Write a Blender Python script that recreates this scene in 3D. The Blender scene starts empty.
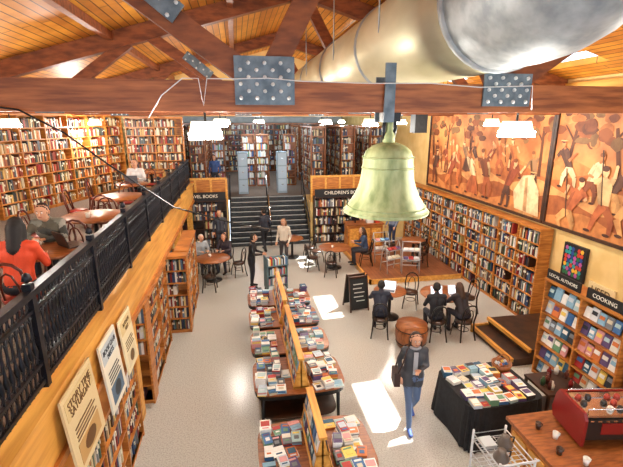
import bpy, math, random
import numpy as np
from mathutils import Vector, Matrix
random.seed(7)
R=random.random
def U(a,b): return a+(b-a)*random.random()
def lin(c):
    c=c/255.0
    return c/12.92 if c<=.04045 else ((c+.055)/1.055)**2.4
def rgb(r,g,b): return (lin(r),lin(g),lin(b),1)
scene=bpy.context.scene
# ---------------------------------------------------------------- materials
MATS={}
def newmat(name):
    m=bpy.data.materials.new(name); m.use_nodes=True
    nt=m.node_tree; b=nt.nodes['Principled BSDF']
    MATS[name]=m
    return m,nt,b
def noisemat(name,c1,c2,scale=5,rough=.5,metal=0,stretch=(1,1,1),detail=4,bump=0,p0=.35,p1=.65):
    m,nt,b=newmat(name)
    tc=nt.nodes.new('ShaderNodeTexCoord'); mp=nt.nodes.new('ShaderNodeMapping')
    mp.inputs['Scale'].default_value=stretch
    n=nt.nodes.new('ShaderNodeTexNoise'); n.inputs['Scale'].default_value=scale; n.inputs['Detail'].default_value=detail
    r=nt.nodes.new('ShaderNodeValToRGB')
    r.color_ramp.elements[0].color=c1; r.color_ramp.elements[1].color=c2
    r.color_ramp.elements[0].position=p0; r.color_ramp.elements[1].position=p1
    L=nt.links.new
    L(tc.outputs['Object'],mp.inputs[0]); L(mp.outputs[0],n.inputs['Vector']); L(n.outputs['Fac'],r.inputs[0]); L(r.outputs[0],b.inputs['Base Color'])
    b.inputs['Roughness'].default_value=rough; b.inputs['Metallic'].default_value=metal
    if bump:
        bp=nt.nodes.new('ShaderNodeBump'); bp.inputs['Strength'].default_value=bump
        L(n.outputs['Fac'],bp.inputs['Height']); L(bp.outputs[0],b.inputs['Normal'])
    return m
def plankmat(name,c1,c2,cm,row=.14,width=3.,rot=0,rough=.45,mortar=.006):
    m,nt,b=newmat(name)
    tc=nt.nodes.new('ShaderNodeTexCoord'); mp=nt.nodes.new('ShaderNodeMapping'); mp.inputs['Rotation'].default_value=(0,0,rot)
    br=nt.nodes.new('ShaderNodeTexBrick')
    br.inputs['Scale'].default_value=1; br.inputs['Brick Width'].default_value=width; br.inputs['Row Height'].default_value=row
    br.inputs['Mortar Size'].default_value=mortar; br.inputs['Color1'].default_value=c1; br.inputs['Color2'].default_value=c2; br.inputs['Mortar'].default_value=cm
    br.inputs['Bias'].default_value=0
    n=nt.nodes.new('ShaderNodeTexNoise'); n.inputs['Scale'].default_value=3
    mx=nt.nodes.new('ShaderNodeMixRGB'); mx.blend_type='MULTIPLY'; mx.inputs[0].default_value=.5
    r=nt.nodes.new('ShaderNodeValToRGB'); r.color_ramp.elements[0].color=(.55,.45,.35,1); r.color_ramp.elements[1].color=(1,1,1,1)
    r.color_ramp.elements[0].position=.3; r.color_ramp.elements[1].position=.6
    L=nt.links.new
    L(tc.outputs['Object'],mp.inputs[0]); L(mp.outputs[0],br.inputs['Vector']); L(tc.outputs['Object'],n.inputs['Vector']); L(n.outputs['Fac'],r.inputs[0])
    L(br.outputs['Color'],mx.inputs[1]); L(r.outputs[0],mx.inputs[2]); L(mx.outputs[0],b.inputs['Base Color'])
    b.inputs['Roughness'].default_value=rough
    return m
def vcmat(name,rough=.55,metal=0,scale=60,fac=.25,warm=False):
    m,nt,b=newmat(name)
    a=nt.nodes.new('ShaderNodeAttribute'); a.attribute_name='Col'
    n=nt.nodes.new('ShaderNodeTexNoise'); n.inputs['Scale'].default_value=scale; n.inputs['Detail'].default_value=6
    mx=nt.nodes.new('ShaderNodeMixRGB'); mx.blend_type='MULTIPLY'; mx.inputs[0].default_value=fac
    src=n.outputs['Fac']
    if warm:
        tc=nt.nodes.new('ShaderNodeTexCoord'); nt.links.new(tc.outputs['Object'],n.inputs['Vector'])
        r=nt.nodes.new('ShaderNodeValToRGB'); r.color_ramp.elements[0].color=(.4,.24,.14,1); r.color_ramp.elements[1].color=(1,.93,.82,1)
        r.color_ramp.elements[0].position=.36; r.color_ramp.elements[1].position=.56
        nt.links.new(src,r.inputs[0]); src=r.outputs[0]
    nt.links.new(a.outputs['Color'],mx.inputs[1]); nt.links.new(src,mx.inputs[2])
    nt.links.new(mx.outputs[0],b.inputs['Base Color'])
    b.inputs['Roughness'].default_value=rough; b.inputs['Metallic'].default_value=metal
    return m
def emat(name,c,s):
    m,nt,b=newmat(name)
    b.inputs['Base Color'].default_value=c
    b.inputs['Emission Color'].default_value=c; b.inputs['Emission Strength'].default_value=s
    return m
VC=vcmat('painted')
VCS=vcmat('painted_satin',.3)
BOOK=vcmat('book_paper',.5)
SKIN=vcmat('skin_cloth',.7)
MURP=vcmat('mural_paint',.7,0,4,.55,True)
WOODY=noisemat('wood_shelf',rgb(150,84,30),rgb(200,130,56),3,.42,stretch=(1,1,8))
BEAM=noisemat('wood_beam',rgb(128,68,36),rgb(182,108,60),4,.5,stretch=(.6,6,6),bump=.1)
BRACE=noisemat('wood_brace',rgb(108,54,26),rgb(156,86,44),4,.5,stretch=(1,4,3))
PINE=noisemat('wood_pine',rgb(196,134,54),rgb(230,172,84),2,.4,stretch=(6,.5,6))
TABW=noisemat('wood_table',rgb(120,66,30),rgb(165,98,50),6,.35,stretch=(1,5,1))
DARKW=noisemat('wood_dark',rgb(40,24,16),rgb(70,42,26),5,.45)
CEIL=plankmat('wood_ceiling',rgb(226,154,52),rgb(192,118,34),rgb(84,46,14),.14,3.,math.pi/2,.45,.009)
PLAT=plankmat('wood_floor',rgb(158,98,64),rgb(132,80,52),rgb(70,40,22),.12,1.6,math.pi/2,.3,.004)
FLOOR=noisemat('terrazzo',rgb(168,166,158),rgb(196,195,188),45,.22,detail=8,p0=.36,p1=.56)
CARP=noisemat('carpet',rgb(96,84,76),rgb(130,114,100),30,.9)
PLAST=noisemat('plaster_cream',rgb(216,180,112),rgb(230,198,134),2,.8)
PLASTW=noisemat('plaster_grey',rgb(180,184,184),rgb(204,208,208),2,.8)
IRON=noisemat('wrought_iron',rgb(12,14,20),rgb(30,32,42),20,.4,metal=.5)
STEEL=noisemat('galvanized',rgb(138,146,152),rgb(178,184,188),6,.55,metal=.35)
PLATEM=noisemat('steel_plate',rgb(84,100,112),rgb(124,140,150),8,.45,metal=.2)
BOLT=noisemat('bolt_head',rgb(200,206,208),rgb(235,238,238),8,.4)
DUCTC=noisemat('duct_cream',rgb(188,180,146),rgb(222,216,186),1.5,.4,metal=.3,stretch=(1,.4,1))
BELLM=noisemat('bell_patina',rgb(122,140,88),rgb(188,198,148),5,.55,metal=.1,stretch=(2,2,.7),detail=8,bump=.15,p0=.3,p1=.64)
BLACK=noisemat('black_cloth',rgb(14,14,17),rgb(28,28,32),15,.8)
BLKM=noisemat('black_metal',rgb(16,16,18),rgb(30,30,32),15,.35,metal=.3)
CHROME=noisemat('chrome',rgb(190,190,190),rgb(220,220,220),5,.15,metal=1)
LAMP=emat('lamp_lens',(1,.96,.86,1),30)
HOUS=emat('lamp_diffuser',(1,.88,.64,1),1.6)
SCREEN=emat('screen',(.75,.85,1,1),.9)
MURAL=noisemat('mural_ground',rgb(160,88,40),rgb(214,144,80),1.2,.65,detail=8,p0=.36,p1=.62)
STONE=noisemat('stair_stone',rgb(34,38,42),rgb(60,64,68),12,.5)
# ---------------------------------------------------------------- mesh builder
def perp(d):
    d=d.normalized(); a=Vector((0,0,1)) if abs(d.z)<.9 else Vector((1,0,0))
    x=d.cross(a).normalized(); y=x.cross(d).normalized(); return x,y
class MB:
    def __init__(s): s.v=[];s.f=[];s.c=[];s.m=[];s.mats=[];s.sm=[];s.T=None
    def mi(s,m):
        if m not in s.mats: s.mats.append(m)
        return s.mats.index(m)
    def add(s,vs,fs,mat,col=(1,1,1,1),smooth=False):
        o=len(s.v)
        if s.T is not None:
            c,sn,tx,ty,tz=s.T
            vs=[(c*x-sn*y+tx,sn*x+c*y+ty,z+tz) for x,y,z in vs]
        s.v.extend([tuple(p) for p in vs]); k=s.mi(mat)
        for f in fs: s.f.append([i+o for i in f]); s.c.append(col); s.m.append(k); s.sm.append(smooth)
    def frame(s,x,y,z,rz): s.T=(math.cos(rz),math.sin(rz),x,y,z)
    def box(s,x0,x1,y0,y1,z0,z1,mat,col=(1,1,1,1)):
        s.add([(x0,y0,z0),(x1,y0,z0),(x1,y1,z0),(x0,y1,z0),(x0,y0,z1),(x1,y0,z1),(x1,y1,z1),(x0,y1,z1)],
              [(0,3,2,1),(4,5,6,7),(0,1,5,4),(1,2,6,5),(2,3,7,6),(3,0,4,7)],mat,col)
    def rbox(s,c,size,rz,mat,col=(1,1,1,1),rx=0,ry=0):
        M=Matrix.Rotation(rz,3,'Z')@Matrix.Rotation(ry,3,'Y')@Matrix.Rotation(rx,3,'X')
        vs=[]
        for z in(-.5,.5):
            for x,y in((-.5,-.5),(.5,-.5),(.5,.5),(-.5,.5)):
                p=M@Vector((x*size[0],y*size[1],z*size[2])); vs.append((p.x+c[0],p.y+c[1],p.z+c[2]))
        s.add(vs,[(0,3,2,1),(4,5,6,7),(0,1,5,4),(1,2,6,5),(2,3,7,6),(3,0,4,7)],mat,col)
    def beam(s,p,q,w,h,mat,up=(0,1,0)):
        p=Vector(p);q=Vector(q);d=(q-p).normalized();a=Vector(up);b=d.cross(a).normalized();a=b.cross(d).normalized()
        vs=[]
        for c in(p,q):
            for i,j in((-.5,-.5),(.5,-.5),(.5,.5),(-.5,.5)): vs.append(tuple(c+a*w*i+b*h*j))
        s.add(vs,[(0,3,2,1),(4,5,6,7),(0,1,5,4),(1,2,6,5),(2,3,7,6),(3,0,4,7)],mat)
    def tube(s,pts,r,mat,col=(1,1,1,1),n=6,closed=False):
        pts=[Vector(p) for p in pts]; N=len(pts); rs=r if isinstance(r,(list,tuple)) else [r]*N
        vs=[];px=None
        for i,p in enumerate(pts):
            if closed: d=pts[(i+1)%N]-pts[i-1]
            else: d=pts[min(i+1,N-1)]-pts[max(i-1,0)]
            if px is None: x,y=perp(d)
            else:
                dn=d.normalized(); x=(px-dn*px.dot(dn)).normalized()
            px=x
            y=d.normalized().cross(x)
            for k in range(n):
                a=2*math.pi*k/n; vs.append(tuple(p+(x*math.cos(a)+y*math.sin(a))*rs[i]))
        fs=[]
        for i in range(N if closed else N-1):
            j=(i+1)%N
            for k in range(n): fs.append((i*n+k,i*n+(k+1)%n,j*n+(k+1)%n,j*n+k))
        if not closed: fs.append(tuple(range(n))[::-1]); fs.append(tuple((N-1)*n+k for k in range(n)))
        s.add(vs,fs,mat,col,True)
    def lathe(s,prof,mat,cx=0,cy=0,cz=0,n=20,col=(1,1,1,1),smooth=True):
        vs=[(cx+r*math.cos(2*math.pi*k/n),cy+r*math.sin(2*math.pi*k/n),cz+z) for r,z in prof for k in range(n)]
        fs=[(i*n+k,i*n+(k+1)%n,(i+1)*n+(k+1)%n,(i+1)*n+k) for i in range(len(prof)-1) for k in range(n)]
        if prof[0][0]>1e-4: fs.append(tuple(range(n))[::-1])
        if prof[-1][0]>1e-4: fs.append(tuple((len(prof)-1)*n+k for k in range(n)))
        s.add(vs,fs,mat,col,smooth)
    def capsule(s,p,q,r1,r2,mat,col=(1,1,1,1),n=10,rings=3):
        p=Vector(p);q=Vector(q);d=q-p
        if d.length<1e-5: d=Vector((0,0,1e-4));q=p+d
        dn=d.normalized();x,y=perp(d);y=dn.cross(x)
        pr=[]
        for i in range(rings+1):
            a=math.pi/2*(1-i/rings); pr.append((p-dn*r1*math.sin(a),max(r1*math.cos(a),r1*.02)))
        for i in range(rings+1):
            a=math.pi/2*i/rings; pr.append((q+dn*r2*math.sin(a),max(r2*math.cos(a),r2*.02)))
        vs=[tuple(c+(x*math.cos(2*math.pi*k/n)+y*math.sin(2*math.pi*k/n))*r) for c,r in pr for k in range(n)]
        N=len(pr); fs=[(i*n+k,i*n+(k+1)%n,(i+1)*n+(k+1)%n,(i+1)*n+k) for i in range(N-1) for k in range(n)]
        fs.append(tuple(range(n))[::-1]); fs.append(tuple((N-1)*n+k for k in range(n)))
        s.add(vs,fs,mat,col,True)
    def prism(s,poly,z0,z1,mat,col=(1,1,1,1)):
        n=len(poly); vs=[(x,y,z0) for x,y in poly]+[(x,y,z1) for x,y in poly]
        fs=[tuple(range(n))[::-1],tuple(range(n,2*n))]+[(i,(i+1)%n,n+(i+1)%n,n+i) for i in range(n)]
        s.add(vs,fs,mat,col)
    def mesh(s,name):
        me=bpy.data.meshes.new(name); me.from_pydata(s.v,[],s.f)
        for m in s.mats: me.materials.append(m)
        me.polygons.foreach_set('material_index',s.m); me.polygons.foreach_set('use_smooth',s.sm)
        ca=me.color_attributes.new('Col','FLOAT_COLOR','CORNER')
        arr=[]
        for f,c in zip(s.f,s.c): arr.extend(list(c)*len(f))
        ca.data.foreach_set('color',arr); me.update()
        return me
    def obj(s,name,parent=None,loc=(0,0,0),rz=0,sc=1):
        return place(s.mesh(name),name,loc,rz,parent,sc)
def place(me,name,loc=(0,0,0),rz=0,parent=None,sc=1):
    o=bpy.data.objects.new(name,me); scene.collection.objects.link(o)
    o.location=loc; o.rotation_euler=(0,0,rz); o.scale=(sc,sc,sc)
    if parent: o.parent=parent
    return o
# ---------------------------------------------------------------- room
def simple(name,x0,x1,y0,y1,z0,z1,mat):
    b=MB(); b.box(x0,x1,y0,y1,z0,z1,mat); return b.obj(name)
XL,XR=-6.1,7.45
MZ=2.6
simple('floor',XL-.1,XR+.1,-3,17.2,-.15,0,FLOOR)
simple('wall_left',XL-.15,XL,-3,30,0,7.6,PLAST)
simple('wall_right',XR,XR+.15,-3,30,0,6.1,PLAST)
simple('trim_wall_top',XR-.06,XR-.005,-3,17.1,5.3,5.8,PINE)
def roofz(x): return 7.6-.284*abs(x-1.4)
b=MB()
def slab(x0,x1,y0,y1):
    vs=[]
    for dz in(0,.12):
        for x,y in((x0,y0),(x1,y0),(x1,y1),(x0,y1)): vs.append((x,y,roofz(x)+dz))
    b.add(vs,[(0,3,2,1),(4,5,6,7),(0,1,5,4),(1,2,6,5),(2,3,7,6),(3,0,4,7)],CEIL)
Y0,Y1=-3,17.4
slab(XL-.2,1.4,Y0,Y1); slab(1.4,6.3,Y0,Y1); slab(6.83,XR+.2,Y0,Y1)
ys=[Y0]; holes=[(7.2,8.9),(11.7,13.2),(15.7,17.0)]
for a,c in holes: slab(6.3,6.83,ys[-1],a); ys.append(c)
slab(6.3,6.83,ys[-1],Y1)
b.obj('ceiling')
b=MB()
b.box(XL,XR,-3.15,-3,0,.5,PLAST); b.box(XL,XR,-3.15,-3,5.6,6.0,PLAST)  # unseen front wall, left wide open so sky light fills the room
vs=[(XL,-3.1,6),(XR,-3.1,6),(1.4,-3.1,7.7)]; b.add(vs,[(0,1,2)],PLAST)
b.obj('wall_front')
b=MB()
for i in range(8):
    x=XL+(XR-XL)*i/7; b.box(x-.06,x+.06,-3.12,-3.02,.5,5.6,DARKW)
b.box(XL,XR,-3.12,-3.02,2.6,2.7,DARKW); b.obj('sky_fill_window_1')  # unseen glazing bars; the openings are added to admit sky fill
b=MB()
b.box(XL,XR,17.2,17.35,5.15,5.5,PLAST)
b.add([(XL,17.25,5.4),(XR,17.25,5.4),(XR,17.25,5.9),(1.4,17.25,7.6),(XL,17.25,5.5)],[(0,1,2,3,4)],PLAST)
b.obj('wall_gable')
simple('ceiling_rear',XL,XR,17.3,30,5.2,5.3,PLASTW)
simple('wall_back',XL,XR,29.9,30.1,0,5.3,PLASTW)
PZ=1.7
simple('floor_upper',XL,XR,18.9,30,PZ-.15,PZ,CARP)
b=MB()
b.box(XL+.03,-.45,17.0,18.88,0,PZ,PLAST); b.box(2.95,XR-.03,17.0,18.88,0,PZ,PLAST)
b.obj('platform_upper')
b=MB()
n=10
for i in range(n):
    z=PZ*(i+1)/n; y=16.7+i*.22
    b.box(-.4,2.9,y,18.9,z-PZ/n,z-.03,STONE); b.box(-.4,2.9,y-.02,y+.2,z-.03,z,BLKM); b.box(-.4,2.9,y-.024,y-.018,z-.03,z,PLASTW)
b.obj('staircase')
b=MB()
for x in(-.35,1.25,2.85):
    b.tube([(x,16.6,.95),(x,18.9,PZ+.95),(x,19.3,PZ+.95)],.03,CHROME if x==1.25 else BLKM)
    for i in range(6):
        y=16.65+i*.44; z=(y-16.7)/2.2*PZ
        b.tube([(x,y,max(0,z)),(x,y,z+.95)],.015,BLKM)
b.obj('stair_handrail')
simple('floor_mezzanine',XL,-1.85,-3,16.6,2.35,MZ,CARP)
b=MB(); b.box(-1.85,-1.72,-3,16.6,2.0,MZ+.03,PINE); b.box(-1.9,-1.66,-3,16.6,MZ+.03,MZ+.07,PINE); b.box(-1.75,-1.68,-3,16.6,1.96,2.04,WOODY); b.obj('trim_mezzanine_fascia')
b=MB()
for y in(2.0,6.65,9.45,12.8,16.3): b.box(-1.98,-1.78,y-.1,y+.1,0,2.35,PINE)
b.obj('mezzanine_posts')
# railing
b=MB(); XRl=-1.8
b.box(XRl-.04,XRl+.04,.5,16.4,3.54,3.6,IRON); b.box(XRl-.02,XRl+.02,.5,16.4,3.4,3.43,IRON)
b.box(XRl-.02,XRl+.02,.5,16.4,MZ+.12,MZ+.16,IRON); b.box(XRl-.02,XRl+.02,.5,16.4,MZ+.3,MZ+.33,IRON)
y=.5;i=0
while y<16.4:
    if i%20==0:
        b.box(XRl-.035,XRl+.035,y-.035,y+.035,MZ+.07,3.66,IRON); b.lathe([(0,0),(.045,.03),(.03,.08),(0,.1)],IRON,XRl,y,3.66,8)
    else:
        b.tube([(XRl,y,MZ+.1),(XRl,y,MZ+.35),(XRl,y,2.98),(XRl,y,3.06),(XRl,y,3.14),(XRl,y,3.3),(XRl,y,3.42)],[.011,.011,.012,.026,.012,.011,.011],IRON,n=5)
    for zc,rr in((3.485,.05),(MZ+.23,.06),(3.27,.1),(2.99,.035)):
        b.tube([(XRl,y+.04+.034*math.cos(a*math.pi/4),zc+rr*math.sin(a*math.pi/4)) for a in range(8)],.009,IRON,n=4,closed=True)
    y+=.08;i+=1
b.obj('wrought_iron_railing')
# ---------------------------------------------------------------- trusses
def truss(Yc,z0=5.07,z1=5.33):
    b=MB(); b.box(XL,XR,Yc-.1,Yc+.1,z0,z1,BEAM)
    def zt(x): return roofz(x)-.16
    for sg,xe in((-1,XL),(1,XR)): b.beam((1.4,Yc,zt(1.4)),(xe,Yc,zt(xe)),.2,.3,BRACE)
    nodes=[(-3.4,-5.3),(-3.4,-1.9),(.27,-1.5),(.27,1.35),(2.6,1.45),(2.6,4.4),(5.3,4.2),(5.3,6.6)]
    for xb,xt in nodes: b.beam((xb,Yc,z1-.05),(xt,Yc,zt(xt)-.1),.14,.2,BRACE)
    def plate(xc,zc,w,h,ang=0,nx=4,nz=3):
        b.rbox((xc,Yc-.115,zc),(w,.02,h),0,PLATEM,ry=ang)
        for i in range(nx):
            for j in range(nz):
                lx=(-.4+.8*i/max(1,nx-1))*w; lz=(-.36+.72*j/max(1,nz-1))*h
                if nx>4 and (i+j)%2: continue
                x=xc+lx*math.cos(ang)+lz*math.sin(ang); z=zc-lx*math.sin(ang)+lz*math.cos(ang)
                b.tube([(x,Yc-.12,z),(x,Yc-.14,z)],.017,BOLT,n=8)
    plate(.27,5.33,.52,.4,0,7,6); plate(2.6,5.28,.5,.3,0,7,5); plate(5.3,5.28,.5,.3,0,7,5); plate(-3.4,5.28,.5,.3,0,7,5)
    a=math.atan2(zt(-1.5)-5.2,1.77); plate(-.65,5.3+.92*math.tan(a)-.02,.6,.17,a,5,3)
    a2=-math.atan2(zt(4.4)-5.2,1.8); plate(3.75,5.3+1.15*math.tan(-a2),.45,.15,a2,5,3)
    return b
b=truss(4.0)
b.box(1.36,1.46,3.86,3.88,4.98,5.5,PLATEM); b.box(1.36,1.46,4.12,4.14,4.98,5.4,PLATEM)
b.obj('roof_truss')
truss(9.0,5.12,5.36).obj('roof_truss'); truss(14.0,5.14,5.36).obj('roof_truss')
b=MB()
for x in(-4.6,-2.2,0,2.9,5.1): b.beam((x,-3,roofz(x)-.09),(x,17.2,roofz(x)-.09),.12,.14,BRACE,up=(1,0,0))
b.obj('roof_purlins')
# duct
b=MB(); dx,dz,dr=2.3,6.0,.58
b.tube([(dx,3.62,dz),(dx,13.3,dz)],dr,DUCTC,n=36)
pts=[(dx,3.64,dz)]+[(dx,3.2-.75*math.sin(a),dz+.75*(1-math.cos(a))) for a in [i*math.pi/2/8 for i in range(9)]]
b.tube(pts,dr*.995,STEEL,n=36)
for y in(3.62,6.2,8.8,11.4): b.tube([(dx,y-.03,dz),(dx,y+.03,dz)],dr+.02,STEEL,n=36)
b.tube([(dx,13.3,dz),(dx,13.6,dz)],[dr,dr*.6],DUCTC,n=36)
for y in(5.2,7.6,10.5):
    for s_ in(-1,1): b.tube([(dx+s_*dr,y,dz),(dx+s_*dr,y,roofz(dx+s_*dr)+.02)],.01,STEEL,n=4)
b.obj('ventilation_duct')
# bell
b=MB(); bx,by=1.47,4.0
prof=[(.425,0),(.43,.02),(.40,.05),(.37,.1),(.325,.17),(.285,.26),(.262,.36),(.25,.46),(.243,.55),(.22,.61),(.16,.66),(.07,.69),(0,.7)]
b.lathe(prof[:1]+prof,BELLM,bx,by,4.1,40)
b.lathe([(.06,.66),(.06,.75),(.035,.8),(.035,.9)],BELLM,bx,by,4.1,12)
for z,r in((.03,.42),(.07,.392),(.45,.256),(.55,.249)):
    b.tube([(bx+r*math.cos(a*math.pi/16),by+r*math.sin(a*math.pi/16),4.1+z) for a in range(32)],.008,BELLM,n=5,closed=True)
b.tube([(bx-.06,by,4.92),(bx-.05,by,5.0),(bx+.05,by,5.0),(bx+.06,by,4.92),(bx+.04,by,4.8),(bx-.04,by,4.8)],.02,BLKM,closed=True)
b.box(bx-.09,bx+.09,by-.05,by+.05,4.98,5.07,BLKM)
b.tube([(bx,by,4.75),(bx,by,4.2)],.015,BLKM); b.lathe([(0,-.06),(.05,-.02),(.05,.02),(0,.06)],BLKM,bx,by,4.17,10)
b.obj('hanging_bell')
# lamps
def lamp(x,y,z,e=120,col=(1,.93,.82),big=True):
    b=MB(); w=.15 if big else .12
    vs=[(x-w,y-.1,z-.11),(x+w,y-.1,z-.11),(x+w,y+.1,z-.11),(x-w,y+.1,z-.11),(x-w*.8,y-.07,z+.03),(x+w*.8,y-.07,z+.03),(x+w*.8,y+.07,z+.03),(x-w*.8,y+.07,z+.03)]
    b.add(vs,[(4,5,6,7),(0,1,5,4),(1,2,6,5),(2,3,7,6),(3,0,4,7)],HOUS)
    b.rbox((x,y-.01,z-.1),(w*1.96,.21,.06),0,LAMP)
    b.tube([(x,y,z+.02),(x,y,z+.2)],.012,BLKM); b.box(x-.04,x+.04,y-.04,y+.04,z+.15,z+.2,BLKM)
    o=b.obj('flood_light')
    ld=bpy.data.lights.new('flood_bulb','POINT'); ld.energy=e; ld.color=col; ld.shadow_soft_size=.12
    l=bpy.data.objects.new('bulb',ld); scene.collection.objects.link(l); l.location=(x,y-.05,z-.28); l.parent=o
for x in(-.27,2.9): lamp(x,4.1,4.96,140)
for x in(-4.6,5.7): lamp(x,4.1,4.96,160)  # out-of-view lamps added to brighten the hall sides
for x in(-4.2,-.3,2.9,5.8): lamp(x,9.1,5.0,190)  # outer two lamps added to light the hall
for x in(-4.2,-.3,3.0,5.6): lamp(x,14.1,5.0,190)  # lamp row added to light the far end of the hall
for x,y in((-3.5,21),(1.2,20.5),(5.2,21),(1.2,25.5),(5.2,26),(-3.5,26)): lamp(x,y,5.0,150,(.85,.93,1))
for y in(4.5,8.3,12.5):
    b=MB(); b.lathe([(.0,0),(.16,.02),(.17,.07)],LAMP,-3.2,y,2.26,16); o=b.obj('under_mezzanine_fill_light')  # ceiling discs and bulbs added as fill under the mezzanine
    ld=bpy.data.lights.new('bulb','POINT'); ld.energy=40; ld.color=(1,.82,.6); ld.shadow_soft_size=.1
    l=bpy.data.objects.new('bulb',ld); scene.collection.objects.link(l); l.location=(-3.2,y,2.1); l.parent=o
# cables
b=MB()
b.tube([(-3.4,3.84,4.95),(-2.9,3.84,5.02),(-2.3,3.84,5.08),(-1.9,3.84,5.11),(-1.7,3.85,5.08),(-1.4,3.88,4.9),(-1.1,3.95,4.62),(-.6,4.0,4.22),(0,4.3,3.95),(.45,5,3.7)],.008,BLKM,n=5)
b.obj('hanging_cable')
b=MB()
pts=[(-.72,3.87,5.02),(-.6,3.87,5.2),(-.42,3.87,5.34),(-.29,3.87,5.34),(-.26,3.87,5.12),(-.22,3.87,5.34),(0,3.86,5.34),(.3,3.86,5.35),(.6,3.86,5.33),(1.2,3.85,5.32),(1.8,3.86,5.33),(2.3,3.86,5.3),(2.85,3.86,5.32),(2.88,3.87,5.1)]
b.tube(pts,.005,VC,(.85,.85,.85,1),n=5); b.obj('white_power_cable')
# ---------------------------------------------------------------- books & cases
WARM=[rgb(*c) for c in [(220,200,160),(190,146,90),(150,60,40),(205,116,46),(120,72,42),(230,214,180),(60,56,62),(170,40,35),(215,172,100),(80,90,100),(90,50,35),(235,225,205),(60,74,62),(176,100,50)]]
MIX=[rgb(*c) for c in [(235,230,220),(30,32,40),(150,40,36),(50,76,120),(225,200,130),(70,100,80),(190,116,60),(240,238,234),(96,56,66),(100,130,160),(150,150,150),(226,222,210),(60,44,34),(230,210,168),(36,50,74),(90,60,40),(130,94,60)]]
LITE=[rgb(*c) for c in [(245,243,238),(225,228,232),(180,48,44),(60,110,166),(240,206,96),(110,156,120),(214,120,60),(40,44,52),(140,184,210),(226,160,160),(214,204,178),(96,74,120),(180,210,214),(250,250,245),(40,90,120),(236,232,220),(120,124,130),(248,246,240),(200,214,226)]]
def bookcase(name,x,y,z,rz,L,H,D=.3,rows=6,bay=.9,pal=WARM,bw=(.022,.05),style='spine',wood=WOODY,plinth=.08):
    F=MB(); K=MB(); F.frame(x,y,z,rz); K.frame(x,y,z,rz)
    nb=max(1,round(L/bay)); bl=L/nb
    F.box(0,L,D-.015,D,0,H,wood); F.box(0,L,.02,D,0,plinth,wood); F.box(-.02,L+.02,-.02,D,H-.03,H+.03,wood)
    for i in range(nb+1): F.box(i*bl-.018,i*bl+.018,0,D,0,H,wood)
    gap=(H-plinth-.03)/rows
    for r in range(rows):
        zz=plinth+r*gap
        F.box(0,L,.005,D,zz-.026,zz,wood)
        for i in range(nb):
            xx=i*bl+.02; xe=(i+1)*bl-.02
            if style=='spine':
                stop=xe-(U(.05,.3) if R()<.3 else 0)
                while True:
                    w=U(*bw)
                    if xx+w>stop: break
                    h=gap*U(.6,.9); c=random.choice(pal); k=U(.7,1.05); c=(c[0]*k,c[1]*k,c[2]*k,1)
                    K.box(xx,xx+w-.002,.03+U(0,.04),D-.05,zz,zz+h,BOOK,c)
                    if R()<.3: K.box(xx+.002,xx+w-.004,.027,.04,zz+h*.6,zz+h*.8,BOOK,(.8,.75,.6,1))
                    xx+=w
            else:
                while True:
                    w=U(.13,.19)
                    if xx+w>xe: break
                    h=min(gap*.88,w*1.4); c=random.choice(pal)
                    K.rbox((xx+w/2,.1,zz+h/2),(w-.015,.025,h),0,BOOK,c,rx=-.22)
                    c2=random.choice(pal)
                    K.rbox((xx+w/2,.083,zz+h*.62),(w*.65,.006,h*.3),0,BOOK,c2,rx=-.22)
                    K.rbox((xx+w/2,.077,zz+h*.2),(w*.5,.006,h*.08),0,BOOK,(.9,.9,.85,1),rx=-.22)
                    xx+=w
    o=F.obj(name); K.obj('books',o)
    return o
P=math.pi/2
for i in range(3): bookcase('wall_bookcase',-5.75,.6+i*3.5,MZ,P,3.45,2.5,.32,8,.9,WARM,(.03,.06))
bookcase('wall_bookcase',-5.72,11.3,MZ,math.radians(70),5.2,2.55,.3,8,.87,WARM,(.03,.06))
bookcase('wall_bookcase',-3.85,16.25,MZ,0,1.95,2.5,.3,8,.97,WARM,(.03,.06))
bookcase('long_bookcase',7.08,16.9,.0,-P,8.3,2.45,.33,7,.83,MIX,(.025,.055))
bookcase('low_bookcase',-1.7,2.9,0,P,3.3,1.55,.32,4,.82,MIX,(.02,.045))
bookcase('bookcase',-2.65,7.0,0,0,.97,1.93,.32,6,.97,MIX)
bookcase('bookcase',-1.68,7.4,0,P,1.9,1.93,.32,6,.95,MIX)
bookcase('bookcase',-2.15,9.65,0,0,.87,1.93,.32,6,.87,MIX)
bookcase('bookcase',-1.28,10.05,0,P,2.0,1.93,.32,6,1.0,MIX)
for yy in(3.0,5.5,8.0,10.5,13): bookcase('bookcase',-5.75,yy,0,P,2.3,2.0,.32,6,.9,MIX,(.04,.07))
bookcase('bookcase',-5.6,14.5,0,0,3.6,2.0,.32,6,.9,MIX,(.04,.07))
bookcase('bookcase',-2.3,16.62,0,0,1.8,1.95,.32,5,.9,MIX,(.04,.07),wood=DARKW)
bookcase('bookcase',3.05,16.62,0,0,2.6,1.95,.32,5,.87,MIX,(.04,.07),wood=DARKW)
b=MB(); b.box(-2.3,-.5,16.56,16.6,1.98,2.3,VC,rgb(22,22,24)); b.box(3.05,5.65,16.56,16.6,1.98,2.3,VC,rgb(22,22,24)); o=b.obj('category_sign_board')
def text(s,loc,rot,size,col,parent):
    cu=bpy.data.curves.new('lettering','FONT'); cu.body=s; cu.size=size; cu.extrude=.002; cu.align_x='CENTER'; cu.align_y='CENTER'
    t=bpy.data.objects.new('lettering',cu); scene.collection.objects.link(t); t.location=loc; t.rotation_euler=rot
    m=MATS.get('ink%s'%(col,))
    if not m:
        m=noisemat('inkx',col,col,5,.6); MATS['ink%s'%(col,)]=m
    cu.materials.append(m); t.parent=parent
WH=rgb(235,230,215)
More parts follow.
